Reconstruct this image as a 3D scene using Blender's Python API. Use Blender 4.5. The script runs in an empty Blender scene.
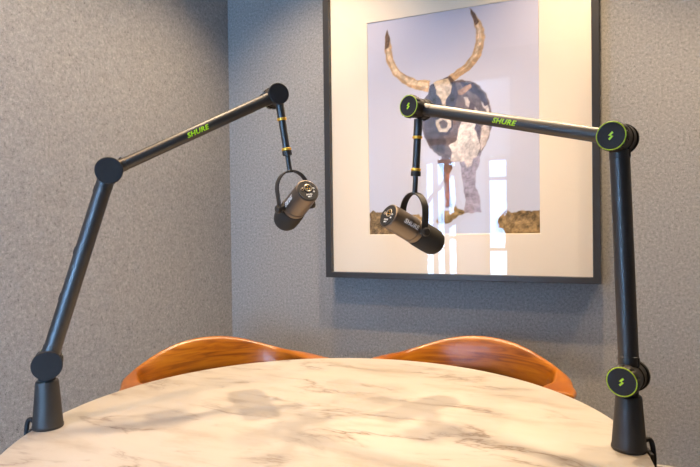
import bpy, bmesh, math, random
import numpy as np
from mathutils import Vector, Matrix

random.seed(7)
np.random.seed(7)
SC = bpy.context.scene
COL = SC.collection
V = Vector
PI = math.pi

# ------------------------------------------------------------------ helpers
def lin(c):
    c = c / 255.0
    return c / 12.92 if c <= 0.04045 else ((c + 0.055) / 1.055) ** 2.4

def rgb(r, g, b):
    return (lin(r), lin(g), lin(b), 1.0)

def new_mat(name):
    m = bpy.data.materials.new(name)
    m.use_nodes = True
    nt = m.node_tree
    return m, nt, nt.nodes['Principled BSDF']

def plain(name, col, rough=0.5, metal=0.0, coat=0.0, spec=0.5, noise=0.0, scale=40.0):
    m, nt, p = new_mat(name)
    p.inputs['Base Color'].default_value = col
    p.inputs['Roughness'].default_value = rough
    p.inputs['Metallic'].default_value = metal
    p.inputs['Coat Weight'].default_value = coat
    p.inputs['Specular IOR Level'].default_value = spec
    if noise > 0:
        tc = nt.nodes.new('ShaderNodeTexCoord')
        n = nt.nodes.new('ShaderNodeTexNoise')
        n.inputs['Scale'].default_value = scale
        n.inputs['Detail'].default_value = 4
        nt.links.new(tc.outputs['Object'], n.inputs['Vector'])
        mr = nt.nodes.new('ShaderNodeMapRange')
        mr.inputs['To Min'].default_value = max(0.02, rough - noise)
        mr.inputs['To Max'].default_value = min(1.0, rough + noise)
        nt.links.new(n.outputs['Fac'], mr.inputs['Value'])
        nt.links.new(mr.outputs['Result'], p.inputs['Roughness'])
    return m

def ramp(nt, stops):
    r = nt.nodes.new('ShaderNodeValToRGB')
    els = r.color_ramp.elements
    while len(els) < len(stops):
        els.new(0.5)
    for e, (pos, c) in zip(els, stops):
        e.position = pos
        e.color = c
    return r

def obj(name, bm, m, parent=None, origin=(0, 0, 0), smooth=True, bevel=0.0, angle=40):
    """bm holds world coordinates; the object gets its own origin"""
    o_ = V(origin)
    bmesh.ops.remove_doubles(bm, verts=bm.verts, dist=1e-6)
    bmesh.ops.recalc_face_normals(bm, faces=bm.faces)
    for v in bm.verts:
        v.co -= o_
    me = bpy.data.meshes.new(name)
    bm.to_mesh(me)
    bm.free()
    for mm in (m if isinstance(m, (list, tuple)) else [m]):
        me.materials.append(mm)
    if smooth:
        for p in me.polygons:
            p.use_smooth = True
    o = bpy.data.objects.new(name, me)
    COL.objects.link(o)
    if parent is not None:
        o.parent = parent
        o.location = o_ - abs_loc(parent)
    else:
        o.location = o_
    if bevel > 0:
        b = o.modifiers.new('bevel', 'BEVEL')
        b.width = bevel
        b.segments = 3
        b.limit_method = 'ANGLE'
        b.angle_limit = math.radians(35)
    if smooth:
        me.set_sharp_from_angle(angle=math.radians(angle))
    return o

def abs_loc(o):
    p = V((0, 0, 0))
    while o is not None:
        p += V(o.location)
        o = o.parent
    return p

def thing(name, loc, label, cat, group=None):
    o = bpy.data.objects.new(name, None)
    o.empty_display_size = 0.1
    COL.objects.link(o)
    o.location = loc
    o['label'] = label
    o['category'] = cat
    if group:
        o['group'] = group
    return o

def structure(o):
    o['kind'] = 'structure'
    return o

def add_box(bm, lo, hi):
    lo, hi = V(lo), V(hi)
    vs = [bm.verts.new((x, y, z)) for x in (lo.x, hi.x) for y in (lo.y, hi.y) for z in (lo.z, hi.z)]
    for f in ((0, 1, 3, 2), (4, 6, 7, 5), (0, 4, 5, 1), (2, 3, 7, 6), (0, 2, 6, 4), (1, 5, 7, 3)):
        bm.faces.new([vs[i] for i in f])

def box(lo, hi):
    bm = bmesh.new()
    add_box(bm, lo, hi)
    return bm

def basis(ax):
    ax = V(ax).normalized()
    t = V((0, 0, 1)) if abs(ax.z) < 0.9 else V((1, 0, 0))
    u = ax.cross(t).normalized()
    w = ax.cross(u).normalized()
    return ax, u, w

def add_lathe(bm, p0, axis, prof, n=32, cap0=True, cap1=True, lobes=None):
    """prof: (distance along axis, radius) pairs"""
    ax, u, w = basis(axis)
    p0 = V(p0)
    rings = []
    for t, r in prof:
        ring = []
        for k in range(n):
            a = 2 * PI * k / n
            rr = r
            if lobes:
                rr = r * (1 - lobes[1] * max(0.0, -math.cos(lobes[0] * a)) ** 3)
            ring.append(bm.verts.new(p0 + ax * t + (u * math.cos(a) + w * math.sin(a)) * rr))
        rings.append(ring)
    for a, b in zip(rings, rings[1:]):
        for k in range(n):
            bm.faces.new((a[k], a[(k + 1) % n], b[(k + 1) % n], b[k]))
    if cap0:
        bm.faces.new(rings[0])
    if cap1:
        bm.faces.new(rings[-1])

def lathe(p0, axis, prof, n=32, cap0=True, cap1=True, lobes=None):
    bm = bmesh.new()
    add_lathe(bm, p0, axis, prof, n, cap0, cap1, lobes)
    return bm

def add_ring(bm, p0, axis, R, r, n=40, m=8):
    ax, u, w = basis(axis)
    p0 = V(p0)
    rings = []
    for k in range(n):
        a = 2 * PI * k / n
        d = u * math.cos(a) + w * math.sin(a)
        rings.append([bm.verts.new(p0 + d * (R + r * math.cos(b)) + ax * (r * math.sin(b)))
                      for b in [2 * PI * j / m for j in range(m)]])
    for k in range(n):
        a, b = rings[k], rings[(k + 1) % n]
        for j in range(m):
            bm.faces.new((a[j], a[(j + 1) % m], b[(j + 1) % m], b[j]))

def add_tube(bm, pts, rad, n=12):
    pts = [V(p) for p in pts]
    rings = []
    prev = None
    for i, p in enumerate(pts):
        d = (pts[min(i + 1, len(pts) - 1)] - pts[max(i - 1, 0)]).normalized()
        if prev is None:
            _, u, w = basis(d)
        else:
            u = (prev - d * prev.dot(d)).normalized()
            w = d.cross(u)
        prev = u
        r = rad[i] if isinstance(rad, (list, tuple)) else rad
        rings.append([bm.verts.new(p + (u * math.cos(2 * PI * k / n) + w * math.sin(2 * PI * k / n)) * r) for k in range(n)])
    for a, b in zip(rings, rings[1:]):
        for k in range(n):
            bm.faces.new((a[k], a[(k + 1) % n], b[(k + 1) % n], b[k]))
    bm.faces.new(rings[0])
    bm.faces.new(rings[-1])

def bez(p, n=16):
    p = [V(q) for q in p]
    out = []
    for i in range(n + 1):
        t = i / n
        q = list(p)
        while len(q) > 1:
            q = [a.lerp(b, t) for a, b in zip(q, q[1:])]
        out.append(q[0])
    return out

def text_shape(body, height, shear=0.25, bold=0.02, width=None):
    """letters as a flat bmesh in the xy plane, centred on the origin"""
    cu = bpy.data.curves.new('letters', 'FONT')
    cu.body = body
    cu.size = 1.0
    cu.shear = shear
    cu.offset = bold
    cu.space_character = 1.08
    cu.resolution_u = 3
    t = bpy.data.objects.new('letters', cu)
    me = t.to_mesh()
    bm = bmesh.new()
    bm.from_mesh(me)
    t.to_mesh_clear()
    bpy.data.objects.remove(t)
    bpy.data.curves.remove(cu)
    xs = [v.co.x for v in bm.verts]
    ys = [v.co.y for v in bm.verts]
    cx, cy = (min(xs) + max(xs)) / 2, (min(ys) + max(ys)) / 2
    sy = height / (max(ys) - min(ys))
    sx = sy if width is None else width / (max(xs) - min(xs))
    for v in bm.verts:
        v.co = V(((v.co.x - cx) * sx, (v.co.y - cy) * sy, 0))
    return bm

def thicken(bm, amount):
    """give the flat letters a little depth along their normals"""
    bmesh.ops.recalc_face_normals(bm, faces=bm.faces)
    r = bmesh.ops.extrude_face_region(bm, geom=list(bm.faces))
    return [g for g in r['geom'] if isinstance(g, bmesh.types.BMVert)]

def wrapped_text(body, height, width, centre, t, e1, R, theta0=0.0, shear=0.25, bold=0.02):
    """letters laid round a cylinder: t along its axis, e1 towards theta = 0"""
    bm = text_shape(body, height, shear, bold, width)
    for k in range(1, 9):
        y = -height / 2 + height * k / 9
        bmesh.ops.bisect_plane(bm, geom=list(bm.verts) + list(bm.edges) + list(bm.faces),
                               plane_co=(0, y, 0), plane_no=(0, 1, 0))
    up = thicken(bm, 1)
    top = set(up)
    t = V(t).normalized()
    e1 = V(e1).normalized()
    e2 = e1.cross(t).normalized()
    for v in bm.verts:
        rr = R + (0.0005 if v in top else 0.0001)
        a = theta0 + v.co.y / R
        v.co = V(centre) + t * v.co.x + (e1 * math.cos(a) + e2 * math.sin(a)) * rr
    return bm

def flat_text(body, height, centre, right, up, shear=0.0, bold=0.01, depth=0.0004, width=None):
    bm = text_shape(body, height, shear, bold, width)
    top = set(thicken(bm, 1))
    r, u = V(right).normalized(), V(up).normalized()
    n = r.cross(u)
    for v in bm.verts:
        v.co = V(centre) + r * v.co.x + u * v.co.y + n * (depth if v in top else 0.0)
    return bm

def flat_poly(polys, centre, right, up, depth=0.0005):
    bm = bmesh.new()
    r, u = V(right).normalized(), V(up).normalized()
    n = r.cross(u)
    for poly in polys:
        a = [bm.verts.new(V(centre) + r * x + u * y) for x, y in poly]
        b = [bm.verts.new(V(centre) + r * x + u * y + n * depth) for x, y in poly]
        bm.faces.new(b)
        k = len(a)
        for i in range(k):
            bm.faces.new((a[i], a[(i + 1) % k], b[(i + 1) % k], b[i]))
    bmesh.ops.triangulate(bm, faces=[f for f in bm.faces if len(f.verts) > 4])
    return bm

# ---------------------------------------------------------------- materials
def felt_material():
    m, nt, p = new_mat('grey_felt')
    L = nt.links.new
    tc = nt.nodes.new('ShaderNodeTexCoord')
    a = nt.nodes.new('ShaderNodeTexNoise'); a.inputs['Scale'].default_value = 105; a.inputs['Detail'].default_value = 3; a.inputs['Roughness'].default_value = 0.65
    b = nt.nodes.new('ShaderNodeTexNoise'); b.inputs['Scale'].default_value = 320; b.inputs['Detail'].default_value = 2
    c = nt.nodes.new('ShaderNodeTexVoronoi'); c.inputs['Scale'].default_value = 75; c.feature = 'F1'
    for n in (a, b, c):
        L(tc.outputs['Object'], n.inputs['Vector'])
    mix = nt.nodes.new('ShaderNodeMix'); mix.data_type = 'FLOAT'; mix.inputs[0].default_value = 0.45
    L(a.outputs['Fac'], mix.inputs[2]); L(b.outputs['Fac'], mix.inputs[3])
    r = ramp(nt, [(0.32, (0.085, 0.084, 0.082, 1)), (0.42, (0.265, 0.262, 0.257, 1)),
                  (0.55, (0.335, 0.330, 0.321, 1)), (0.70, (0.50, 0.485, 0.46, 1))])
    L(mix.outputs[0], r.inputs['Fac'])
    L(r.outputs['Color'], p.inputs['Base Color'])
    p.inputs['Roughness'].default_value = 0.95
    p.inputs['Specular IOR Level'].default_value = 0.15
    bp = nt.nodes.new('ShaderNodeBump'); bp.inputs['Strength'].default_value = 0.25; bp.inputs['Distance'].default_value = 0.002
    L(mix.outputs[0], bp.inputs['Height']); L(bp.outputs['Normal'], p.inputs['Normal'])
    return m

def marble_material():
    m, nt, p = new_mat('cream_marble')
    L = nt.links.new
    tc = nt.nodes.new('ShaderNodeTexCoord')
    mp = nt.nodes.new('ShaderNodeMapping')
    mp.inputs['Rotation'].default_value = (0, 0, -math.radians(35))
    mp.inputs['Scale'].default_value = (1.0, 2.9, 1.0)
    L(tc.outputs['Object'], mp.inputs['Vector'])
    w = nt.nodes.new('ShaderNodeTexNoise'); w.inputs['Scale'].default_value = 3.2; w.inputs['Detail'].default_value = 6; w.inputs['Roughness'].default_value = 0.62
    L(mp.outputs['Vector'], w.inputs['Vector'])
    # thin veins where the distorted noise crosses one half
    n1 = nt.nodes.new('ShaderNodeTexNoise'); n1.inputs['Scale'].default_value = 3.4; n1.inputs['Detail'].default_value = 5
    n1.inputs['Roughness'].default_value = 0.6; n1.inputs['Distortion'].default_value = 0.45
    L(mp.outputs['Vector'], n1.inputs['Vector'])
    s = nt.nodes.new('ShaderNodeMath'); s.operation = 'SUBTRACT'; s.inputs[1].default_value = 0.5
    L(n1.outputs['Fac'], s.inputs[0])
    ab = nt.nodes.new('ShaderNodeMath'); ab.operation = 'ABSOLUTE'; L(s.outputs[0], ab.inputs[0])
    vr = ramp(nt, [(0.0, (1, 1, 1, 1)), (0.010, (0.55, 0.55, 0.55, 1)), (0.035, (0.12, 0.12, 0.12, 1)), (0.09, (0, 0, 0, 1))])
    L(ab.outputs[0], vr.inputs['Fac'])
    # veins fade in and out
    n2 = nt.nodes.new('ShaderNodeTexNoise'); n2.inputs['Scale'].default_value = 4.0; n2.inputs['Detail'].default_value = 3
    L(mp.outputs['Vector'], n2.inputs['Vector'])
    vm = ramp(nt, [(0.44, (0, 0, 0, 1)), (0.62, (1, 1, 1, 1))]); L(n2.outputs['Fac'], vm.inputs['Fac'])
    mul = nt.nodes.new('ShaderNodeMath'); mul.operation = 'MULTIPLY'
    L(vr.outputs['Color'], mul.inputs[0]); L(vm.outputs['Color'], mul.inputs[1])
    k = nt.nodes.new('ShaderNodeMath'); k.operation = 'MULTIPLY'; k.inputs[1].default_value = 0.95
    L(mul.outputs[0], k.inputs[0])
    base = ramp(nt, [(0.30, (0.345, 0.30, 0.245, 1)), (0.45, (0.445, 0.41, 0.36, 1)), (0.7, (0.475, 0.445, 0.40, 1))])
    L(w.outputs['Fac'], base.inputs['Fac'])
    mx = nt.nodes.new('ShaderNodeMix'); mx.data_type = 'RGBA'
    L(k.outputs[0], mx.inputs[0]); L(base.outputs['Color'], mx.inputs[6])
    mx.inputs[7].default_value = (0.17, 0.12, 0.08, 1)
    L(mx.outputs[2], p.inputs['Base Color'])
    p.inputs['Roughness'].default_value = 0.28
    p.inputs['Specular IOR Level'].default_value = 0.4
    return m

def wood_material():
    m, nt, p = new_mat('oiled_teak')
    L = nt.links.new
    tc = nt.nodes.new('ShaderNodeTexCoord')
    mp = nt.nodes.new('ShaderNodeMapping'); mp.inputs['Scale'].default_value = (3.0, 3.0, 34.0)
    L(tc.outputs['Object'], mp.inputs['Vector'])
    n = nt.nodes.new('ShaderNodeTexNoise'); n.inputs['Scale'].default_value = 1.6; n.inputs['Detail'].default_value = 6
    n.inputs['Distortion'].default_value = 1.2
    L(mp.outputs['Vector'], n.inputs['Vector'])
    r = ramp(nt, [(0.25, (0.10, 0.022, 0.002, 1)), (0.48, (0.27, 0.080, 0.003, 1)), (0.75, (0.40, 0.145, 0.006, 1))])
    L(n.outputs['Fac'], r.inputs['Fac'])
    L(r.outputs['Color'], p.inputs['Base Color'])
    p.inputs['Roughness'].default_value = 0.30
    p.inputs['Coat Weight'].default_value = 0.15
    p.inputs['Coat Roughness'].default_value = 0.2
    return m

def glass_material(name, boost=1.0):
    """thin clear pane: lets light straight through, mirrors by angle"""
    m = bpy.data.materials.new(name)
    m.use_nodes = True
    nt = m.node_tree
    nt.nodes.clear()
    L = nt.links.new
    out = nt.nodes.new('ShaderNodeOutputMaterial')
    tr = nt.nodes.new('ShaderNodeBsdfTransparent')
    gl = nt.nodes.new('ShaderNodeBsdfGlossy'); gl.inputs['Roughness'].default_value = 0.0
    lw = nt.nodes.new('ShaderNodeLayerWeight'); lw.inputs['Blend'].default_value = 0.5
    pw = nt.nodes.new('ShaderNodeMath'); pw.operation = 'POWER'; pw.inputs[1].default_value = 5
    L(lw.outputs['Facing'], pw.inputs[0])
    ma = nt.nodes.new('ShaderNodeMath'); ma.operation = 'MULTIPLY_ADD'
    ma.inputs[1].default_value = 0.96; ma.inputs[2].default_value = 0.04 * boost
    L(pw.outputs[0], ma.inputs[0])
    mx = nt.nodes.new('ShaderNodeMixShader')
    L(ma.outputs[0], mx.inputs[0]); L(tr.outputs[0], mx.inputs[1]); L(gl.outputs[0], mx.inputs[2])
    L(mx.outputs[0], out.inputs['Surface'])
    return m

FELT = felt_material()
MARBLE = marble_material()
WOOD = wood_material()
GLASS = glass_material('clear_glass')
BLACK = plain('black_powder_coat', (0.026, 0.023, 0.020, 1), 0.48, 0.0, 0.0, 0.5, 0.06, 300)
TUBE = plain('black_anodised_tube', (0.014, 0.013, 0.012, 1), 0.43, 0.0, 0.0, 0.9, 0.03, 200)
RUBBER = plain('black_rubber', (0.014, 0.014, 0.015, 1), 0.65, 0.0, 0.0, 0.4, 0.08, 400)
CAPM = plain('matte_black_cap', (0.016, 0.016, 0.017, 1), 0.6, 0.0, 0.0, 0.35, 0.06, 300)
LIME = plain('lime_green_paint', (0.52, 0.85, 0.02, 1), 0.45, 0, 0, 0.4, 0.05, 200)
LIMED = plain('lime_green_ring', (0.45, 0.62, 0.03, 1), 0.45, 0, 0, 0.4, 0.05, 200)
GOLD = plain('brass_ring', (0.90, 0.50, 0.06, 1), 0.4, 0.6, 0, 0.5, 0.06, 300)
MICM = plain('dark_grey_microphone_metal', (0.20, 0.165, 0.135, 1), 0.40, 0.85, 0.0, 0.5, 0.05, 300)
MICF = plain('dark_microphone_windscreen', (0.030, 0.028, 0.026, 1), 0.85, 0.0, 0.0, 0.3, 0.05, 600)
SILVER = plain('silver_print', (0.85, 0.83, 0.80, 1), 0.4, 0.0, 0, 0.5, 0.05, 300)
STEEL = plain('steel_contact', (0.60, 0.52, 0.42, 1), 0.3, 1.0, 0, 0.5, 0.05, 300)
FRAMEM = plain('charcoal_frame_lacquer', (0.024, 0.023, 0.024, 1), 0.42, 0.0, 0.0, 0.5, 0.06, 60)
MATB = plain('ivory_mat_board', (0.84, 0.735, 0.585, 1), 0.9, 0, 0, 0.2, 0.03, 400)
PAINT = plain('white_wall_paint', (0.80, 0.80, 0.80, 1), 0.85, 0, 0, 0.3, 0.05, 80)
DARKP = plain('dark_wall_paint', (0.06, 0.06, 0.06, 1), 0.7, 0, 0, 0.3, 0.05, 80)
MULL = plain('grey_window_metal', (0.20, 0.20, 0.21, 1), 0.4, 0.3, 0, 0.5, 0.05, 80)
FLOORM = plain('grey_carpet', (0.14, 0.13, 0.125, 1), 0.95, 0, 0, 0.1, 0.04, 300)
TRIMM = plain('pale_trim', (0.38, 0.36, 0.33, 1), 0.6, 0, 0, 0.4, 0.05, 80)
LEATHER = plain('black_leather', (0.03, 0.028, 0.026, 1), 0.5, 0, 0, 0.5, 0.1, 60)

# -------------------------------------------------------------- the setting
WX0, WX1 = -1.585, 1.25       # left and right walls
WY0, WY1 = -0.35, 2.29        # door wall and picture wall
CEIL = 2.62
HX0, HX1, HY0 = -3.0, 2.0, -2.7   # hallway beyond the glass door
DX0, DX1, DZ1 = -1.36, -0.53, 2.42

def wall(name, lo, hi, m):
    return structure(obj(name, box(lo, hi), m, None, lo, smooth=False))

wall('floor', (HX0 - 0.1, HY0 - 0.1, -0.06), (HX1 + 0.1, WY1 + 0.1, 0.0), FLOORM)
wall('ceiling', (HX0 - 0.1, HY0 - 0.1, CEIL), (HX1 + 0.1, WY1 + 0.1, CEIL + 0.08), PAINT)
wall('wall_left', (WX0 - 0.1, WY0 - 0.1, 0), (WX0, WY1, CEIL), FELT)
wall('wall_back', (WX0 - 0.1, WY1, 0), (WX1 + 0.1, WY1 + 0.1, CEIL), FELT)
wall('wall_right', (WX1, WY0 - 0.1, 0), (WX1 + 0.1, WY1, CEIL), FELT)
bm = bmesh.new()
add_box(bm, (WX0, WY0 - 0.1, 0), (DX0, WY0, CEIL))
add_box(bm, (DX1, WY0 - 0.1, 0), (WX1, WY0, CEIL))
add_box(bm, (DX0, WY0 - 0.1, DZ1), (DX1, WY0, CEIL))
structure(obj('wall_front', bm, FELT, None, (WX0, WY0, 0), smooth=False))
structure(obj('trim_1', box((WX0, WY1 - 0.012, 0.264), (WX1, WY1, 0.284)), TRIMM, None, (0, WY1, 0.264), smooth=False, bevel=0.002))
structure(obj('baseboard_back', box((WX0, WY1 - 0.010, 0.0), (WX1, WY1, 0.10)), DARKP, None, (0, WY1, 0), smooth=False))
structure(obj('baseboard_left', box((WX0, WY0, 0.0), (WX0 + 0.010, WY1 - 0.011, 0.10)), DARKP, None, (WX0, 0, 0), smooth=False))

# glass door of the booth
door = structure(obj('door_1', (lambda b: (add_box(b, (DX0, WY0 - 0.07, 0), (DX0 + 0.03, WY0 - 0.03, DZ1)),
                                           add_box(b, (DX1 - 0.03, WY0 - 0.07, 0), (DX1, WY0 - 0.03, DZ1)),
                                           add_box(b, (DX0 + 0.03, WY0 - 0.07, DZ1 - 0.03), (DX1 - 0.03, WY0 - 0.03, DZ1)),
                                           add_box(b, (DX0 + 0.03, WY0 - 0.07, 0), (DX1 - 0.03, WY0 - 0.03, 0.06)), b)[-1])(bmesh.new()),
                      DARKP, None, (DX0, WY0 - 0.05, 0), smooth=False))
obj('door_glass', box((DX0 + 0.03, WY0 - 0.055, 0.06), (DX1 - 0.03, WY0 - 0.045, DZ1 - 0.03)), GLASS, door, (DX0 + 0.03, WY0 - 0.05, 0.06), smooth=False)
obj('door_handle', (lambda b: (add_tube(b, [(DX1 - 0.07, WY0 - 0.055, 0.95), (DX1 - 0.07, WY0 - 0.018, 0.95), (DX1 - 0.07, WY0 - 0.018, 1.25), (DX1 - 0.07, WY0 - 0.055, 1.25)], 0.008), b)[-1])(bmesh.new()),
    STEEL, door, (DX1 - 0.07, WY0 - 0.05, 0.95))

# the hallway outside the booth with its window front
wall('wall_hall_left', (HX0 - 0.1, HY0, 0), (HX0, WY0 - 0.1, CEIL), PAINT)
wall('wall_hall_right', (HX1, HY0, 0), (HX1 + 0.1, WY0 - 0.1, CEIL), PAINT)
bm = bmesh.new()
add_box(bm, (HX0, HY0 - 0.1, 0), (HX1, HY0, 0.45))
add_box(bm, (HX0, HY0 - 0.1, 2.02), (HX1, HY0, CEIL))
add_box(bm, (-1.46, HY0 - 0.1, 0.45), (-1.15, HY0, 2.02))
structure(obj('wall_hall_front', bm, PAINT, None, (HX0, HY0, 0), smooth=False))
def window(name, x0, x1, vert, horiz, t):
    bm = bmesh.new()
    z0, z1 = 0.45, 2.02
    for x in vert:
        add_box(bm, (x - t / 2, HY0 - 0.08, z0), (x + t / 2, HY0 - 0.02, z1))
    for z in horiz:
        add_box(bm, (x0, HY0 - 0.075, z - 0.02), (x1, HY0 - 0.025, z + 0.02))
    w = structure(obj(name, bm, MULL, None, (x0, HY0 - 0.05, z0), smooth=False))
    obj('window_pane', box((x0, HY0 - 0.053, z0), (x1, HY0 - 0.047, z1)), GLASS, w, (x0, HY0 - 0.05, z0), smooth=False)
    return w
window('window_1', HX0, -1.46, [HX0 + 0.03 + 0.148 * i for i in range(11)], [0.50, 1.00, 1.99], 0.055)
structure(obj('trim_2', box((HX0, HY0, 2.20), (-1.50, HY0 + 0.05, 2.27)), DARKP, None, (HX0, HY0, 2.20), smooth=False))
window('window_2', -1.15, HX1, [-1.12, -0.86, -0.45, 0.1, 0.75, 1.4, HX1 - 0.03], [0.50, 0.85, 1.74, 1.99], 0.05)

# ------------------------------------------------------------------- table
TC = V((-0.494, 1.033, 0.0))
TR, TZ = 0.603, 0.75
table = thing('round_table', TC, 'round cream marble table with brown veins between the two boom arms', 'table')
bm = lathe(TC + V((0, 0, TZ - 0.022)), (0, 0, 1), [(0, TR - 0.014), (0.003, TR - 0.006), (0.010, TR), (0.018, TR), (0.0208, TR - 0.0012), (0.022, TR - 0.004)], 160)
obj('tabletop', bm, MARBLE, table, TC + V((0, 0, TZ - 0.022)), angle=30)
obj('pedestal', lathe(TC + V((0, 0, 0.018)), (0, 0, 1), [(0, 0.07), (0.02, 0.05), (0.05, 0.042), (0.66, 0.042), (0.69, 0.06), (0.71, 0.16)], 40), BLACK, table, TC + V((0, 0, 0.018)))
obj('foot_plate', lathe(TC, (0, 0, 1), [(0, 0.29), (0.010, 0.29), (0.018, 0.28)], 64), BLACK, table, TC)

# ------------------------------------------------------------------- chairs
def make_chair(loc, facing, label):
    """low armchair with one continuous bent rail; loc on the floor under the middle of the back"""
    f = V((facing[0], facing[1], 0)).normalized()
    sx = V((-f.y, f.x, 0))           # sitter's left
    root = thing('armchair', loc, label, 'chair', 'wooden armchairs by the wall')
    base = V(loc)
    W = lambda a, b, z: base + sx * a + f * b + V((0, 0, z))
    # rail: s from -1 (one arm tip) over 0 (back) to 1
    def path(s):
        a = abs(s)
        if a < 0.62:
            th = a / 0.62 * (PI / 2)
            x, y = 0.309 * math.sin(th) ** 0.848, 0.25 * (1 - math.cos(th))
        else:
            k = (a - 0.62) / 0.38
            x, y = 0.309, 0.25 + 0.110 * k
        return (x if s >= 0 else -x), y
    def sm(e0, e1, x):
        t = min(1, max(0, (x - e0) / (e1 - e0)))
        return t * t * (3 - 2 * t)
    N, M = 121, 20
    bm = bmesh.new()
    rings = []
    for i in range(N):
        s = -1 + 2 * i / (N - 1)
        a = abs(s)
        x, y = path(s)
        x2, y2 = path(min(1, s + 0.01)); x1, y1 = path(max(-1, s - 0.01))
        d = V((x2 - x1, y2 - y1, 0)).normalized()
        inward = V((-d.y, d.x, 0))
        blend = sm(0.32, 0.54, a)                   # 0 back plate, 1 arm paddle
        top = 0.758 - 0.0595 * sm(0.0, 0.404, a) + 0.0015 * sm(0.404, 1.0, a)
        wide = 0.128 * (1 - blend) * (1 - 0.40 * sm(0.12, 0.45, a)) + 0.036 * blend
        thick = 0.026 * (1 - blend) + blend * (0.054 + 0.044 * sm(0.52, 0.82, a))
        lean = math.radians(10) * (1 - blend)
        end = 1 - sm(0.955, 1.0, a) ** 2 * 0.75
        wide *= (0.4 + 0.6 * end); thick *= end
        cz = top - wide / 2
        c = V((x, y, cz)) - inward * (0.012 * (1 - blend))
        upv = V((0, 0, 1)) * math.cos(lean) - inward * math.sin(lean)
        inn = inward * math.cos(lean) + V((0, 0, 1)) * math.sin(lean)
        ring = []
        for k in range(M):
            t = 2 * PI * k / M
            e = 0.85
            cu = math.copysign(abs(math.cos(t)) ** e, math.cos(t))
            su = math.copysign(abs(math.sin(t)) ** e, math.sin(t))
            q = c + inn * (cu * thick / 2) + upv * (su * wide / 2)
            ring.append(bm.verts.new(W(q.x, q.y, q.z)))
        rings.append(ring)
    for p, q in zip(rings, rings[1:]):
        for k in range(M):
            bm.faces.new((p[k], p[(k + 1) % M], q[(k + 1) % M], q[k]))
    bm.faces.new(rings[0]); bm.faces.new(rings[-1])
    obj('back_rail', bm, WOOD, root, base + V((0, 0, 0.6)), angle=60)
    for sg in (-1, 1):
        obj('leg', lathe(W(sg * 0.268, 0.38, 0), W(sg * 0.307, 0.285, 0.672) - W(sg * 0.268, 0.38, 0),
                         [(0, 0.011), (0.25, 0.0155), (0.44, 0.019), (0.58, 0.016), (0.668, 0.0125)], 20), WOOD, root, W(sg * 0.268, 0.38, 0))
        obj('leg', lathe(W(sg * 0.195, 0.0, 0), W(sg * 0.255, 0.075, 0.672) - W(sg * 0.195, 0.0, 0),
                         [(0, 0.011), (0.25, 0.0155), (0.44, 0.019), (0.58, 0.016), (0.655, 0.0125)], 20), WOOD, root, W(sg * 0.195, 0.0, 0))
    # seat: rounded cushion pad on four aprons
    bm = bmesh.new()
    pts = [(-0.195, 0.05), (0.195, 0.05), (0.262, 0.37), (0.20, 0.425), (-0.20, 0.425), (-0.262, 0.37)]
    cen = V((0, 0.25, 0))
    rows = []
    for z, k in ((0.405, 0.97), (0.415, 1.0), (0.435, 1.0), (0.447, 0.96), (0.452, 0.80), (0.444, 0.4), (0.440, 0.1)):
        rows.append([bm.verts.new(W(cen.x + (x - cen.x) * k, cen.y + (y - cen.y) * k, z)) for x, y in pts])
    for p, q in zip(rows, rows[1:]):
        for k in range(6):
            bm.faces.new((p[k], p[(k + 1) % 6], q[(k + 1) % 6], q[k]))
    bm.faces.new(rows[0]); bm.faces.new(rows[-1])
    obj('seat', bm, LEATHER, root, base + V((0, 0, 0.4)), angle=60)
    ring4 = [(-0.205, 0.04), (0.205, 0.04), (0.270, 0.37), (-0.270, 0.37)]
    for i in range(4):
        (xa, ya), (xb, yb) = ring4[i], ring4[(i + 1) % 4]
        bm = bmesh.new()
        d = V((xb - xa, yb - ya, 0)).normalized(); nrm = V((-d.y, d.x, 0)) * 0.010
        vs = [bm.verts.new(W(x + g * nrm.x, y + g * nrm.y, z)) for (x, y) in ((xa, ya), (xb, yb)) for g in (-1, 1) for z in (0.355, 0.407)]
        for ff in ((0, 1, 3, 2), (4, 6, 7, 5), (0, 4, 5, 1), (2, 3, 7, 6), (0, 2, 6, 4), (1, 5, 7, 3)):
            bm.faces.new([vs[j] for j in ff])
        obj('apron', bm, WOOD, root, W(xa, ya, 0.355), smooth=False, bevel=0.004)
    return root

make_chair((-1.282, 1.691, 0), (0.812, -0.583), 'glossy teak wooden armchair behind the table, nearer the room corner')
make_chair((-0.341, 2.026, 0), (-0.120, -0.993), 'glossy teak wooden armchair behind the table, below the framed picture')

# --------------------------------------------------------- picture on the wall
FX0, FX1, FZ0, FZ1, FY = -1.036, 0.055, 0.941, 2.202, 2.20
pic = thing('framed_picture', ((FX0 + FX1) / 2, WY1, FZ0), 'large framed picture of a long-horned cow in an ivory mat on the grey felt wall', 'picture')
BW = 0.0265
bm = bmesh.new()
o4 = [(FX0, FZ0), (FX1, FZ0), (FX1, FZ1), (FX0, FZ1)]
i4 = [(FX0 + BW, FZ0 + BW - 0.003), (FX1 - BW, FZ0 + BW - 0.003), (FX1 - BW, FZ1 - BW), (FX0 + BW, FZ1 - BW)]
for i in range(4):
    j = (i + 1) % 4
    a = [bm.verts.new((x, y, z)) for (x, z) in (o4[i], o4[j], i4[j], i4[i]) for y in (FY, WY1)]
    bm.faces.new((a[0], a[2], a[4], a[6])); bm.faces.new((a[1], a[7], a[5], a[3]))
    bm.faces.new((a[0], a[1], a[3], a[2])); bm.faces.new((a[4], a[5], a[7], a[6]))
bmesh.ops.remove_doubles(bm, verts=bm.verts, dist=1e-5)
obj('frame', bm, FRAMEM, pic, (FX0, WY1, FZ0), smooth=False, bevel=0.0015)
ins = 0.004
obj('backing_board', box((FX0 + ins + 0.02, 2.236, FZ0 + 0.022), (FX1 - ins - 0.02, 2.244, FZ1 - 0.024)), DARKP, pic, (FX0, 2.24, FZ0), smooth=False)
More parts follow.
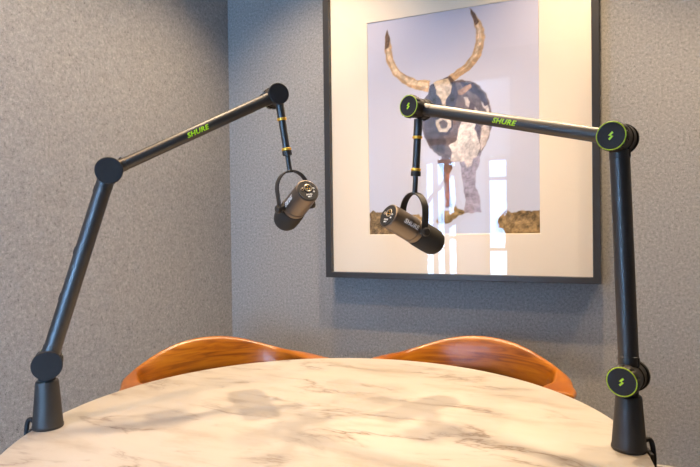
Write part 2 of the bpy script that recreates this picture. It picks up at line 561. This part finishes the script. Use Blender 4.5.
PX0, PX1, PZ0, PZ1 = -0.842, -0.152, 1.1235, 2.0185
bm = bmesh.new()
MY0, MY1 = 2.226, 2.2285
mo = [(FX0 + 0.024, FZ0 + 0.022), (FX1 - 0.024, FZ0 + 0.022), (FX1 - 0.024, FZ1 - 0.024), (FX0 + 0.024, FZ1 - 0.024)]
mi = [(PX0, PZ0), (PX1, PZ0), (PX1, PZ1), (PX0, PZ1)]
for i in range(4):
    j = (i + 1) % 4
    c = 0.0018
    bev = [(PX0 + c, PZ0 + c), (PX1 - c, PZ0 + c), (PX1 - c, PZ1 - c), (PX0 + c, PZ1 - c)]
    q = [bm.verts.new((x, y, z)) for (x, z, y) in ((*mo[i], MY0), (*mo[j], MY0), (*mi[j], MY0), (*mi[i], MY0), (*bev[j], MY1), (*bev[i], MY1))]
    bm.faces.new((q[0], q[1], q[2], q[3])); bm.faces.new((q[3], q[2], q[4], q[5]))
bmesh.ops.remove_doubles(bm, verts=bm.verts, dist=1e-6)
obj('mat_board', bm, MATB, pic, (FX0, MY0, FZ0), smooth=False)
obj('glass_pane', box((FX0 + 0.0243, 2.2135, FZ0 + 0.0223), (FX1 - 0.0243, 2.2155, FZ1 - 0.0243)), glass_material('picture_glass', 0.6), pic, (FX0, 2.2145, FZ0), smooth=False)

# the printed picture: a flat sheet whose ink colours are drawn here, shape by shape
SHAPES = [
    ((140, 116, 82), [(-2, 93), (30, 101), (70, 92), (114, 99), (179, 85), (221, 76), (255, 51), (262, -10), (-3, -9)]),
    ((148, 122, 84), [(533, 31), (530, 59), (549, 82), (572, 89), (601, 80), (631, 91), (660, 83), (700, 90), (699, -12), (559, -12), (541, 8)]),
    ((150, 125, 85), [(288, 50), (309, 91), (338, 94), (366, 113), (402, 101), (410, 81), (378, 69), (341, 50), (304, 38)]),
    ((118, 104, 110), [(312, 341), (344, 339), (347, 258), (343, 194), (354, 110), (330, 106), (326, 187), (315, 260)]),
    ((150, 96, 78), [(332, 299), (344, 299), (347, 178), (342, 114), (330, 114)]),
    ((116, 84, 70), [(299, 301), (356, 306), (360, 266), (343, 242), (319, 252), (303, 277)]),
    ((150, 138, 148), [(380, 344), (475, 346), (467, 292), (451, 245), (450, 190), (465, 134), (469, 87), (402, 81), (410, 136), (399, 192), (392, 256)]),
    ((205, 190, 180), [(397, 351), (452, 347), (435, 270), (412, 263)]),
    ((104, 90, 88), [(269, 579), (331, 604), (383, 614), (431, 605), (469, 581), (496, 539), (511, 491), (514, 429), (502, 375), (479, 330), (443, 301), (396, 292), (348, 298), (307, 317), (266, 352), (242, 398), (230, 452), (230, 509), (244, 553)]),
    ((78, 68, 70), [(243, 532), (277, 545), (300, 430), (332, 379), (324, 324), (283, 343), (246, 394)]),
    ((206, 192, 180), [(406, 469), (433, 475), (457, 449), (452, 410), (467, 346), (455, 304), (396, 288), (348, 294), (356, 330), (344, 355), (377, 376), (385, 423)]),
    ((196, 178, 164), [(476, 424), (499, 438), (506, 398), (490, 353), (467, 323), (467, 370)]),
    ((190, 176, 166), [(469, 550), (484, 533), (500, 500), (503, 461), (492, 477), (476, 510)]),
    ((200, 184, 170), [(402, 545), (418, 539), (441, 506), (468, 480), (472, 456), (445, 478), (414, 508)]),
    ((122, 96, 84), [(358, 505), (382, 487), (373, 440), (357, 450)]),
    ((92, 78, 80), [(430, 522), (453, 504), (445, 482), (422, 492)]),
    ((80, 70, 76), [(453, 442), (468, 425), (468, 378), (448, 411)]),
    ((96, 82, 82), [(461, 480), (480, 463), (476, 432), (460, 449)]),
    ((66, 60, 72), [(391, 605), (438, 596), (473, 565), (500, 508), (488, 501), (457, 547), (415, 571)]),
    ((168, 126, 94), [(375, 564), (403, 584), (434, 593), (438, 577), (414, 559), (387, 554)]),
    ((86, 78, 88), [(248, 556), (273, 586), (293, 560), (268, 530)]),
    ((70, 64, 72), [(265, 603), (294, 616), (343, 631), (371, 600), (383, 559), (370, 512), (362, 457), (357, 418), (337, 395), (308, 397), (288, 423), (280, 472), (268, 522), (260, 567)]),
    ((200, 178, 150), [(282, 614), (311, 622), (343, 623), (359, 593), (351, 562), (334, 540), (326, 492), (314, 542), (294, 576)]),
    ((202, 184, 160), [(292, 463), (321, 473), (354, 458), (353, 426), (337, 411), (304, 414), (292, 435)]),
    ((92, 80, 78), [(305, 454), (325, 460), (341, 447), (333, 428), (313, 429)]),
    ((40, 34, 36), [(281, 549), (293, 552), (293, 540), (281, 537)]),
    ((40, 34, 36), [(354, 546), (366, 540), (366, 529), (354, 534)]),
    ((186, 152, 116), [(90, 855), (105, 791), (117, 727), (138, 683), (173, 654), (215, 633), (269, 623), (261, 579), (206, 593), (151, 624), (112, 665), (86, 718), (78, 774), (81, 823)]),
    ((214, 188, 156), [(90, 814), (100, 750), (126, 689), (177, 641), (261, 612), (257, 596), (177, 621), (117, 673), (87, 743)]),
    ((104, 82, 66), [(90, 855), (99, 821), (96, 780), (80, 773), (81, 823)]),
    ((186, 152, 116), [(430, 892), (457, 860), (479, 822), (492, 773), (486, 727), (467, 683), (431, 648), (391, 625), (359, 609), (343, 631), (376, 651), (416, 678), (443, 713), (456, 755), (454, 802), (445, 850)]),
    ((216, 190, 160), [(449, 854), (472, 807), (479, 759), (463, 711), (423, 665), (371, 635), (363, 632), (408, 659), (451, 712), (463, 762), (460, 809)]),
    ((96, 74, 60), [(430, 892), (453, 865), (468, 831), (456, 817), (441, 859)]),
    ((96, 76, 66), [(339, 627), (351, 634), (367, 612), (355, 605)]),
]
def make_print():
    W_, H_ = PX1 - PX0, PZ1 - PZ0
    nx, nz = 216, 280
    xs = np.linspace(0, W_, nx); zs = np.linspace(0, H_, nz)
    X, Z = np.meshgrid(xs, zs)
    rng = np.random.RandomState(3)
    def vnoise(fx, fz):
        a, b = int(W_ * fx) + 2, int(H_ * fz) + 2
        g = rng.rand(b + 1, a + 1)
        u, v = X * fx, Z * fz
        i, j = u.astype(int), v.astype(int)
        fu, fv = u - i, v - j
        fu, fv = fu * fu * (3 - 2 * fu), fv * fv * (3 - 2 * fv)
        return (g[j, i] * (1 - fu) + g[j, i + 1] * fu) * (1 - fv) + (g[j + 1, i] * (1 - fu) + g[j + 1, i + 1] * fu) * fv
    t = np.clip(Z / H_, 0, 1)[..., None]
    img = (1 - t) * np.array([198, 202, 218.0]) + t * np.array([194, 192, 208.0])
    fine = vnoise(230, 230) - 0.5
    mid = vnoise(70, 70) - 0.5
    big = vnoise(26, 26) - 0.5
    wx = (vnoise(60, 60) - 0.5) * 0.010
    wz = (vnoise(60, 60) - 0.5) * 0.010
    dx, dz = W_ / (nx - 1) / 3, H_ / (nz - 1) / 3
    for k, (col, pts) in enumerate(SHAPES):
        rough = k < 3
        cov = np.zeros_like(X)
        P = [(x / 1000.0, z / 1000.0) for x, z in pts]
        for ox in (-dx, 0, dx):
            for oz in (-dz, 0, dz):
                A = X + ox + (wx * 1.6 if rough else wx * 0.6); B = Z + oz + (wz * 1.6 if rough else wz * 0.6)
                ins_ = np.zeros(X.shape, bool)
                for (xa, za), (xb, zb) in zip(P, P[1:] + P[:1]):
                    if za == zb:
                        continue
                    c = ((za > B) != (zb > B)) & (A < (xb - xa) * (B - za) / (zb - za) + xa)
                    ins_ ^= c
                cov += ins_
        cov /= 9.0
        amp = 1.0 if rough else 0.5
        tex = 1 + amp * (fine * 0.45 + mid * 0.55 + big * 0.25)
        c = np.array(col, float)[None, None, :] * tex[..., None]
        img = img * (1 - cov[..., None]) + c * cov[..., None]
    img = np.clip(img, 8, 250) / 255.0
    linr = np.where(img <= 0.04045, img / 12.92, ((img + 0.055) / 1.055) ** 2.4)
    co = np.stack([X, np.zeros_like(X), Z], -1).reshape(-1, 3)
    idx = np.arange(nx * nz).reshape(nz, nx)
    quads = np.stack([idx[:-1, :-1], idx[:-1, 1:], idx[1:, 1:], idx[1:, :-1]], -1).reshape(-1, 4)
    me = bpy.data.meshes.new('print')
    me.from_pydata(co.tolist(), [], quads.tolist())
    at = me.color_attributes.new('ink', 'FLOAT_COLOR', 'POINT')
    at.data.foreach_set('color', np.concatenate([linr.reshape(-1, 3), np.ones((nx * nz, 1))], 1).astype(np.float32).ravel())
    m, nt, p = new_mat('printed_ink')
    a = nt.nodes.new('ShaderNodeVertexColor'); a.layer_name = 'ink'
    nt.links.new(a.outputs['Color'], p.inputs['Base Color'])
    p.inputs['Roughness'].default_value = 0.85
    p.inputs['Specular IOR Level'].default_value = 0.2
    me.materials.append(m)
    o = bpy.data.objects.new('print', me)
    COL.objects.link(o)
    o.parent = pic
    o.location = V((PX0, 2.2290, PZ0)) - V(pic.location)
make_print()

# ---------------------------------------------------------------- boom arms
# the zig-zag letter badge on the knobs
BADGE = [[(-0.62, 0.10), (0.30, 0.95), (0.62, 0.62), (-0.02, 0.10), (0.12, -0.02), (-0.18, -0.06), (-0.30, 0.04)],
         [(0.62, -0.10), (-0.30, -0.95), (-0.62, -0.62), (0.02, -0.10), (-0.12, 0.02), (0.18, 0.06), (0.30, -0.04)]]

def make_arm(name_label, B, J, deg, knob_front, text_at, text_r, drop, outward):
    """B base point, J three pivots, deg direction of the arm's vertical plane"""
    a = math.radians(deg)
    n = V((math.sin(a), -math.cos(a), 0))      # side of the plane turned to the room
    kn = n if knob_front else -n
    B = V(B); J = [V(j) for j in J]
    root = thing('boom_arm', B, name_label, 'microphone arm', 'microphone boom arms on the table')
    up = V((0, 0, 1))
    obj('base', lathe(B, up, [(0, 0.0288), (0.002, 0.0300), (0.006, 0.0300), (0.007, 0.0291), (0.094, 0.0222), (0.0975, 0.0212), (0.099, 0.019)], 48), BLACK, root, B)
    obj('swivel', lathe(B + up * 0.0985, up, [(0, 0.0165), (0.012, 0.0165)], 32), RUBBER, root, B + up * 0.0985)
    # joints: barrel across the arm, scalloped knob on one side, flat cap on the other
    for i, j in enumerate(J):
        r = (0.0255, 0.0255, 0.0225)[i]
        bj = lathe(j - kn * 0.0175, kn, [(0, r), (0.001, r + 0.0010), (0.019, r + 0.0010), (0.020, r - 0.0008), (0.036, r - 0.0008), (0.037, r + 0.0008), (0.0450, r + 0.0008)], 48)
        jo = obj('joint', bj, BLACK, root, j)
        rk = (0.0278, 0.0275, 0.0268)[i]
        k0 = j + kn * 0.0275
        obj('knob', lathe(k0, kn, [(0, rk - 0.002), (0.0015, rk), (0.013, rk), (0.0155, rk - 0.0016)], 96, True, True, (10, 0.09)), BLACK, jo, k0)
        bm = bmesh.new()
        add_ring(bm, k0 + kn * 0.0155, kn, rk - 0.0028, 0.0010, 60)
        obj('green_ring', bm, LIMED, jo, k0)
        obj('knob_face', lathe(k0 + kn * 0.0155, kn, [(0, rk - 0.0042), (0.0006, rk - 0.0046)], 48), RUBBER, jo, k0)
        rr = kn.cross(up).normalized() * -1
        obj('badge', flat_poly([[(x * 0.0072, y * 0.0080) for x, y in q] for q in BADGE], k0 + kn * 0.0162, rr, up), LIME, jo, k0)
        rc = (0.0295, 0.0285, 0.0255)[i]
        obj('end_cap', lathe(j - kn * 0.0155, -kn, [(0, rc - 0.001), (0.001, rc), (0.0060, rc), (0.0072, rc - 0.0012)], 64), CAPM, jo, j - kn * 0.0155)
    # tubes
    for i, (rad, nm) in enumerate(((0.0172, 'lower_tube'), (0.0140, 'upper_tube'))):
        d = (J[i + 1] - J[i]); Ln = d.length; d.normalize()
        s0, s1 = 0.022, Ln - (0.022 if i == 0 else 0.019)
        pr = [(s0, rad + 0.0006), (s0 + 0.016, rad + 0.0006), (s0 + 0.0165, rad), (s1 - 0.0165, rad), (s1 - 0.016, rad + 0.0006), (s1, rad + 0.0006)]
        tb = obj(nm, lathe(J[i], d, pr, 48), TUBE, root, J[i])
        side = n.cross(d).normalized()
        if i == 1 and side.z < 0:
            side = -side
        if i == 0:
            side = side if side.dot(outward) > 0 else -side
        for s in (((0.028, Ln - 0.028) if knob_front else (0.030, 0.14, 0.24, Ln - 0.045)) if i == 0 else (0.034, Ln - 0.034)):
            c = J[i] + d * s + side * (rad - 0.0005)
            bm = bmesh.new()
            w2 = n * 0.004
            hh = 0.0016 if i == 0 else 0.0032
            hl = 0.010 if i == 0 else 0.004
            vs = [bm.verts.new(c + d * (p * hl * (0.7 if q else 1)) + w2 * g + side * (hh if q else -0.002)) for p in (-1, 1) for g in (-1, 1) for q in (0, 1)]
            for ff in ((0, 1, 3, 2), (4, 6, 7, 5), (0, 4, 5, 1), (2, 3, 7, 6), (0, 2, 6, 4), (1, 5, 7, 3)):
                bm.faces.new([vs[q] for q in ff])
            obj('cable_clip', bm, RUBBER, tb, c, smooth=False, bevel=0.0008)
        if i == 1:
            t = d if V(text_r).dot(d) > 0 else -d
            c = J[1] + d * ((V(text_at) - J[1]).dot(d))
            w = obj('wordmark', wrapped_text('SHURE', 0.0112, 0.0555, c, t, n, rad, -0.12, 0.28, 0.03), LIME, tb, c)
            w['label'] = 'lime green lettering on the upper tube'
    # hanging rod below the last joint
    p0, p1 = V(drop[0]), V(drop[1])
    d = (p1 - p0).normalized(); Ln = (p1 - p0).length
    k = Ln / 0.18
    rod = obj('hanging_rod', lathe(p0, d, [(-0.004, 0.0100), (0.042 * k, 0.0100), (0.0425 * k, 0.0088), (0.122 * k, 0.0088), (0.123 * k, 0.0062), (Ln, 0.0062)], 32), TUBE, root, p0)
    for s in (0.041 * k, 0.122 * k):
        q = p0 + d * s
        g = obj('brass_ring', lathe(q - d * 0.0033, d, [(0, 0.0103), (0.001, 0.0118), (0.0056, 0.0118), (0.0066, 0.0103)], 36), GOLD, rod, q)
        g['label'] = 'brass coloured ring on the hanging rod'
    obj('collar', lathe(p0 + d * 0.126 * k, d, [(0, 0.0108), (0.001, 0.0118), (0.011, 0.0118), (0.012, 0.0108)], 36), BLACK, rod, p0 + d * 0.126 * k)
    # clamp over the table edge and the cable leaving the base
    ow = V(outward).normalized()
    e = TC + V((ow.x, ow.y, 0)) * TR
    tg = V((-ow.y, ow.x, 0))
    # direction from the table centre through the base
    bo = V((B.x - TC.x, B.y - TC.y, 0)).normalized()
    tg = V((-bo.y, bo.x, 0))
    e = V((TC.x, TC.y, 0)) + bo * TR
    bm = bmesh.new()
    for (r0, r1, z0, z1) in ((0.0025, 0.0085, TZ - 0.085, TZ - 0.001), (-0.050, 0.0025, TZ - 0.085, TZ - 0.077)):
        vs = [bm.verts.new(e + bo * r + tg * g + V((0, 0, z))) for r in (r0, r1) for g in (-0.016, 0.016) for z in (z0, z1)]
        for ff in ((0, 1, 3, 2), (4, 6, 7, 5), (0, 4, 5, 1), (2, 3, 7, 6), (0, 2, 6, 4), (1, 5, 7, 3)):
            bm.faces.new([vs[q] for q in ff])
    cl = obj('clamp', bm, BLACK, root, e + V((0, 0, TZ - 0.085)), smooth=False, bevel=0.0015)
    sc = e - bo * 0.032
    obj('clamp_screw', lathe(sc + V((0, 0, TZ - 0.125)), up, [(0, 0.016), (0.010, 0.016), (0.011, 0.005), (0.090, 0.005), (0.091, 0.014), (0.1025, 0.014)], 28), BLACK, cl, sc)
    b2 = B + tg * 0.006
    c0 = b2 + bo * 0.026 + up * 0.014
    pts = bez([c0, c0 + bo * 0.012 + up * 0.012, c0 + bo * 0.017 + up * 0.002, c0 + bo * 0.017 - up * 0.05], 14)
    pts = pts[:-1] + bez([pts[-1], pts[-1] - up * 0.075, pts[-1] - up * 0.085 - bo * 0.08, pts[-1] - up * 0.03 - bo * 0.16, pts[-1] + up * 0.005 - bo * 0.50], 16)
    bm = bmesh.new(); add_tube(bm, pts, 0.0045, 12)
    obj('cable', bm, RUBBER, root, c0)
    return root

make_arm('black boom arm with lime-ringed knobs facing out, clamped to the right table edge',
         (0.0724, 1.1262, TZ), [(0.0735, 1.1258, 0.8814), (0.0594, 1.1309, 1.3142), (-0.3554, 1.2819, 1.4349)], -20, True,
         (-0.1455, 1.2055, 1.3760), (1, 0, 0), [(-0.3590, 1.2838, 1.4066), (-0.3715, 1.2918, 1.2390)], (1, 0.16, 0))
make_arm('black boom arm with plain round joint caps facing out, clamped to the left table edge',
         (-1.0338, 0.8274, TZ), [(-1.0327, 0.8287, 0.8824), (-0.9485, 0.9189, 1.2862), (-0.6905, 1.1956, 1.4819)], 47, False,
         (-0.8235, 1.0530, 1.3920), (1, 0, 0), [(-0.685, 1.2015, 1.4615), (-0.6686, 1.2191, 1.2999)], (-0.94, -0.34, 0))

# -------------------------------------------------------------- microphones
CAMP = V((0, 0, 1.16))
def make_mic(label, rod0, rod1, axis, text_theta, reach):
    rod0, rod1 = V(rod0), V(rod1)
    dn = (rod1 - rod0).normalized()
    a = V(axis).normalized()                         # from the socket end to the windscreen end
    C = rod1 + dn * reach
    root = thing('microphone', C, label, 'microphone', 'microphones hanging from the boom arms')
    p = a.cross(dn).normalized()                     # pivot axis of the yoke
    yup = -dn
    # body
    obj('body', lathe(C - a * 0.077, a, [(0.0, 0.0246), (0.0008, 0.0262), (0.003, 0.0268), (0.008, 0.0269), (0.040, 0.0276), (0.070, 0.0281), (0.0705, 0.0272), (0.0725, 0.0272), (0.073, 0.0284), (0.083, 0.0286), (0.0835, 0.0274), (0.086, 0.0274)], 64), MICM, root, C)
    obj('windscreen', lathe(C + a * 0.0085, a, [(0.0, 0.0272), (0.001, 0.0290), (0.010, 0.0300), (0.040, 0.0308), (0.056, 0.0302), (0.066, 0.0270), (0.072, 0.0215), (0.0755, 0.0120), (0.0765, 0.003)], 64), MICF, root, C)
    # socket end
    r0 = C - a * 0.077
    panel = obj('rear_panel', lathe(r0 + a * 0.0006, -a, [(0, 0.0240), (0.0014, 0.0240), (0.0018, 0.0236)], 56), CAPM, root, r0)
    ry = (yup - a * yup.dot(a)).normalized()         # up on the panel
    rx = a.cross(ry) * -1                            # right on the panel, seen from behind
    rx = ry.cross(-a).normalized()
    f0 = r0 - a * 0.0012
    s0 = f0 + ry * 0.0055 + rx * 0.002
    bm = bmesh.new(); add_ring(bm, s0 - a * 0.0008, a, 0.0080, 0.0012, 40); obj('socket_ring', bm, STEEL, panel, s0)
    bm = lathe(s0 + a * 0.0001, -a, [(0, 0.0072), (0.0004, 0.0072)], 32); obj('socket', bm, RUBBER, panel, s0)
    for q in range(3):
        an = PI / 2 + q * 2 * PI / 3
        c = s0 + rx * (0.0038 * math.cos(an)) + ry * (0.0038 * math.sin(an))
        obj('socket_pin', lathe(c, -a, [(0, 0.0011), (0.0018, 0.0011), (0.0023, 0.0006)], 12), GOLD, panel, c)
    for (ux, uy, rr, mm) in ((-0.0125, 0.004, 0.0030, STEEL), (0.0145, 0.003, 0.0018, SILVER), (0.0135, -0.0045, 0.0015, SILVER)):
        c = f0 + rx * ux + ry * uy
        bm = bmesh.new(); add_ring(bm, c - a * 0.0005, a, rr, 0.0006, 24); obj('port', bm, mm, panel, c)
    obj('wordmark', flat_text('SHURE', 0.0034, f0 - a * 0.0001 - ry * 0.0098, rx, ry, 0.2, 0.02), SILVER, panel, f0)
    obj('model_mark', flat_text('MV7', 0.0036, f0 - a * 0.0001 - ry * 0.0152, rx, ry, 0.0, 0.02), SILVER, panel, f0)
    # wordmark on the body
    tc = (CAMP - C); e1 = (tc - a * tc.dot(a)).normalized()
    cc = C - a * 0.030
    w = obj('wordmark', wrapped_text('SHURE', 0.0105, 0.044, cc, a, e1, 0.0280, text_theta, 0.25, 0.03), SILVER, root, cc)
    w['label'] = 'silver lettering on the body'
    # yoke: a flat bent strap with its two pivots
    half = 0.0395
    H = reach / 1.08 - 0.001
    bm = bmesh.new()
    rows = []
    prof = []
    for i in range(5):
        prof.append((-half, -0.010 + (H * 0.48 + 0.010) * i / 4))
    for i in range(1, 24):
        th = PI - PI * i / 24
        prof.append((half * math.cos(th), H * 0.48 + H * 0.52 * math.sin(th)))
    for i in range(5):
        prof.append((half, H * 0.48 - (H * 0.48 + 0.010) * i / 4))
    q = (p.cross(yup)).normalized()
    for i, (x, z) in enumerate(prof):
        x2, z2 = prof[min(i + 1, len(prof) - 1)]; x1, z1 = prof[max(i - 1, 0)]
        t2 = V((x2 - x1, z2 - z1)).normalized()
        no = V((-t2.y, t2.x))
        wd = 0.0085 * (0.8 if i in (0, len(prof) - 1) else 1)
        row = []
        for (s, g) in ((-1, -1), (1, -1), (1, 1), (-1, 1)):
            xx, zz = x + no.x * 0.0014 * g, z + no.y * 0.0014 * g
            row.append(bm.verts.new(C + p * xx + yup * zz + q * (wd * s)))
        rows.append(row)
    for A, D in zip(rows, rows[1:]):
        for k in range(4):
            bm.faces.new((A[k], A[(k + 1) % 4], D[(k + 1) % 4], D[k]))
    bm.faces.new(rows[0]); bm.faces.new(rows[-1])
    yk = obj('yoke', bm, BLACK, root, C, bevel=0.0007)
    for sg in (-1, 1):
        c = C + p * (sg * 0.026)
        obj('pivot_knob', lathe(c, p * sg, [(0, 0.006), (0.012, 0.006), (0.0155, 0.0088), (0.0165, 0.0095), (0.0215, 0.0095), (0.0230, 0.0078)], 28), BLACK, yk, c)
    obj('mount_nut', lathe(C + yup * (H + 0.0012), yup, [(-0.005, 0.0080), (0, 0.0080), (0.0004, 0.0078)], 24), BLACK, yk, C + yup * H)
    for o in [root] + list(root.children_recursive):
        if o.type == 'MESH':
            o.data.transform(Matrix.Scale(1.08, 4))
            o.location = V(o.location) * 1.08
    return root

def cam_dir(x, y, z):
    """right, away, up as seen from the photographer -> room axes"""
    c, s = math.cos(YAW), math.sin(YAW)
    return V((x * c - y * s, x * s + y * c, z))
YAW = math.atan(560 / 1339.0)
make_mic('dark microphone hanging in a yoke from the right boom arm, in front of the picture',
         (-0.3590, 1.2838, 1.4066), (-0.3715, 1.2918, 1.2390), cam_dir(0.74, 0.51, -0.42), 0.36, 0.090)
make_mic('dark microphone hanging in a yoke from the left boom arm, before bare felt wall',
         (-0.685, 1.2015, 1.4615), (-0.6686, 1.2191, 1.2999), cam_dir(-0.43, 0.80, -0.42), -0.8, 0.090)

# ------------------------------------------------------------ camera, light
cam = bpy.data.objects.new('camera', bpy.data.cameras.new('camera'))
COL.objects.link(cam)
cam.data.sensor_width = 36.0
cam.data.lens = 36.0 * 560 / 700
cam.data.clip_start = 0.02
PITCH, ROLL = 0.0125, 0.0125
fwd = cam_dir(0, math.cos(PITCH), -math.sin(PITCH))
rt = cam_dir(1, 0, 0)
upc = rt.cross(fwd)
c, s = math.cos(ROLL), math.sin(ROLL)
r2 = rt * c - upc * s
u2 = rt * s + upc * c
M = Matrix((r2, u2, -fwd)).transposed().to_4x4()
M.translation = V((0, 0, 1.16))
cam.matrix_world = M
SC.camera = cam

def spot(name, loc, target, watts, col, size, angle, blend=0.6):
    d = bpy.data.lights.new(name, 'SPOT')
    d.energy = watts; d.color = col; d.shadow_soft_size = size
    d.spot_size = math.radians(angle); d.spot_blend = blend
    o = bpy.data.objects.new(name, d)
    COL.objects.link(o)
    o.location = loc
    o.rotation_euler = (V(target) - V(loc)).to_track_quat('-Z', 'Y').to_euler()
    return o
WARM = (1.0, 0.735, 0.47)
for x, y, p, a, tx, ty in ((-0.49, 1.58, 125, 86, 0, 0), (-1.00, 1.80, 76, 112, 0, 0), (0.02, 1.80, 104, 104, 0, 0), (0.80, 1.78, 90, 106, 0, 0),  # last one is an added spot that brightens the right of the picture wall
                       (-1.08, 1.02, 62, 130, -0.10, 0), (-1.10, 0.20, 66, 126, -0.10, 0)):  # two unseen spots added to brighten and warm the left wall
    spot('unseen_spot', (x, y, CEIL - 0.03), (x + tx, y + ty, 0.6), p, WARM if x > -1.1 else (1.0, 0.60, 0.29), 0.022, a, 1.0)

w = bpy.data.worlds.new('sky')
SC.world = w
w.use_nodes = True
bg = w.node_tree.nodes['Background']
bg.inputs['Color'].default_value = (0.31, 0.59, 1.0, 1)
bg.inputs['Strength'].default_value = 28.0
pl = bpy.data.lights.new('door_portal', 'AREA')
pl.shape = 'RECTANGLE'; pl.size = HX1 - HX0; pl.size_y = 1.57
pl.cycles.is_portal = True
po = bpy.data.objects.new('window_portal', pl)
COL.objects.link(po)
po.location = ((HX0 + HX1) / 2, HY0 - 0.12, 1.235)
po.rotation_euler = (PI / 2, 0, 0)
po.rotation_euler = V((0, 1, 0)).to_track_quat('-Z', 'Z').to_euler()

SC.view_settings.view_transform = 'Standard'
SC.view_settings.look = 'None'
SC.view_settings.gamma = 1.0
SC.view_settings.use_curve_mapping = False
SC.view_settings.exposure = 0.30
SC.cycles.use_denoising = True
SC.cycles.max_bounces = 10
SC.cycles.transparent_max_bounces = 16
SC.cycles.caustics_reflective = False
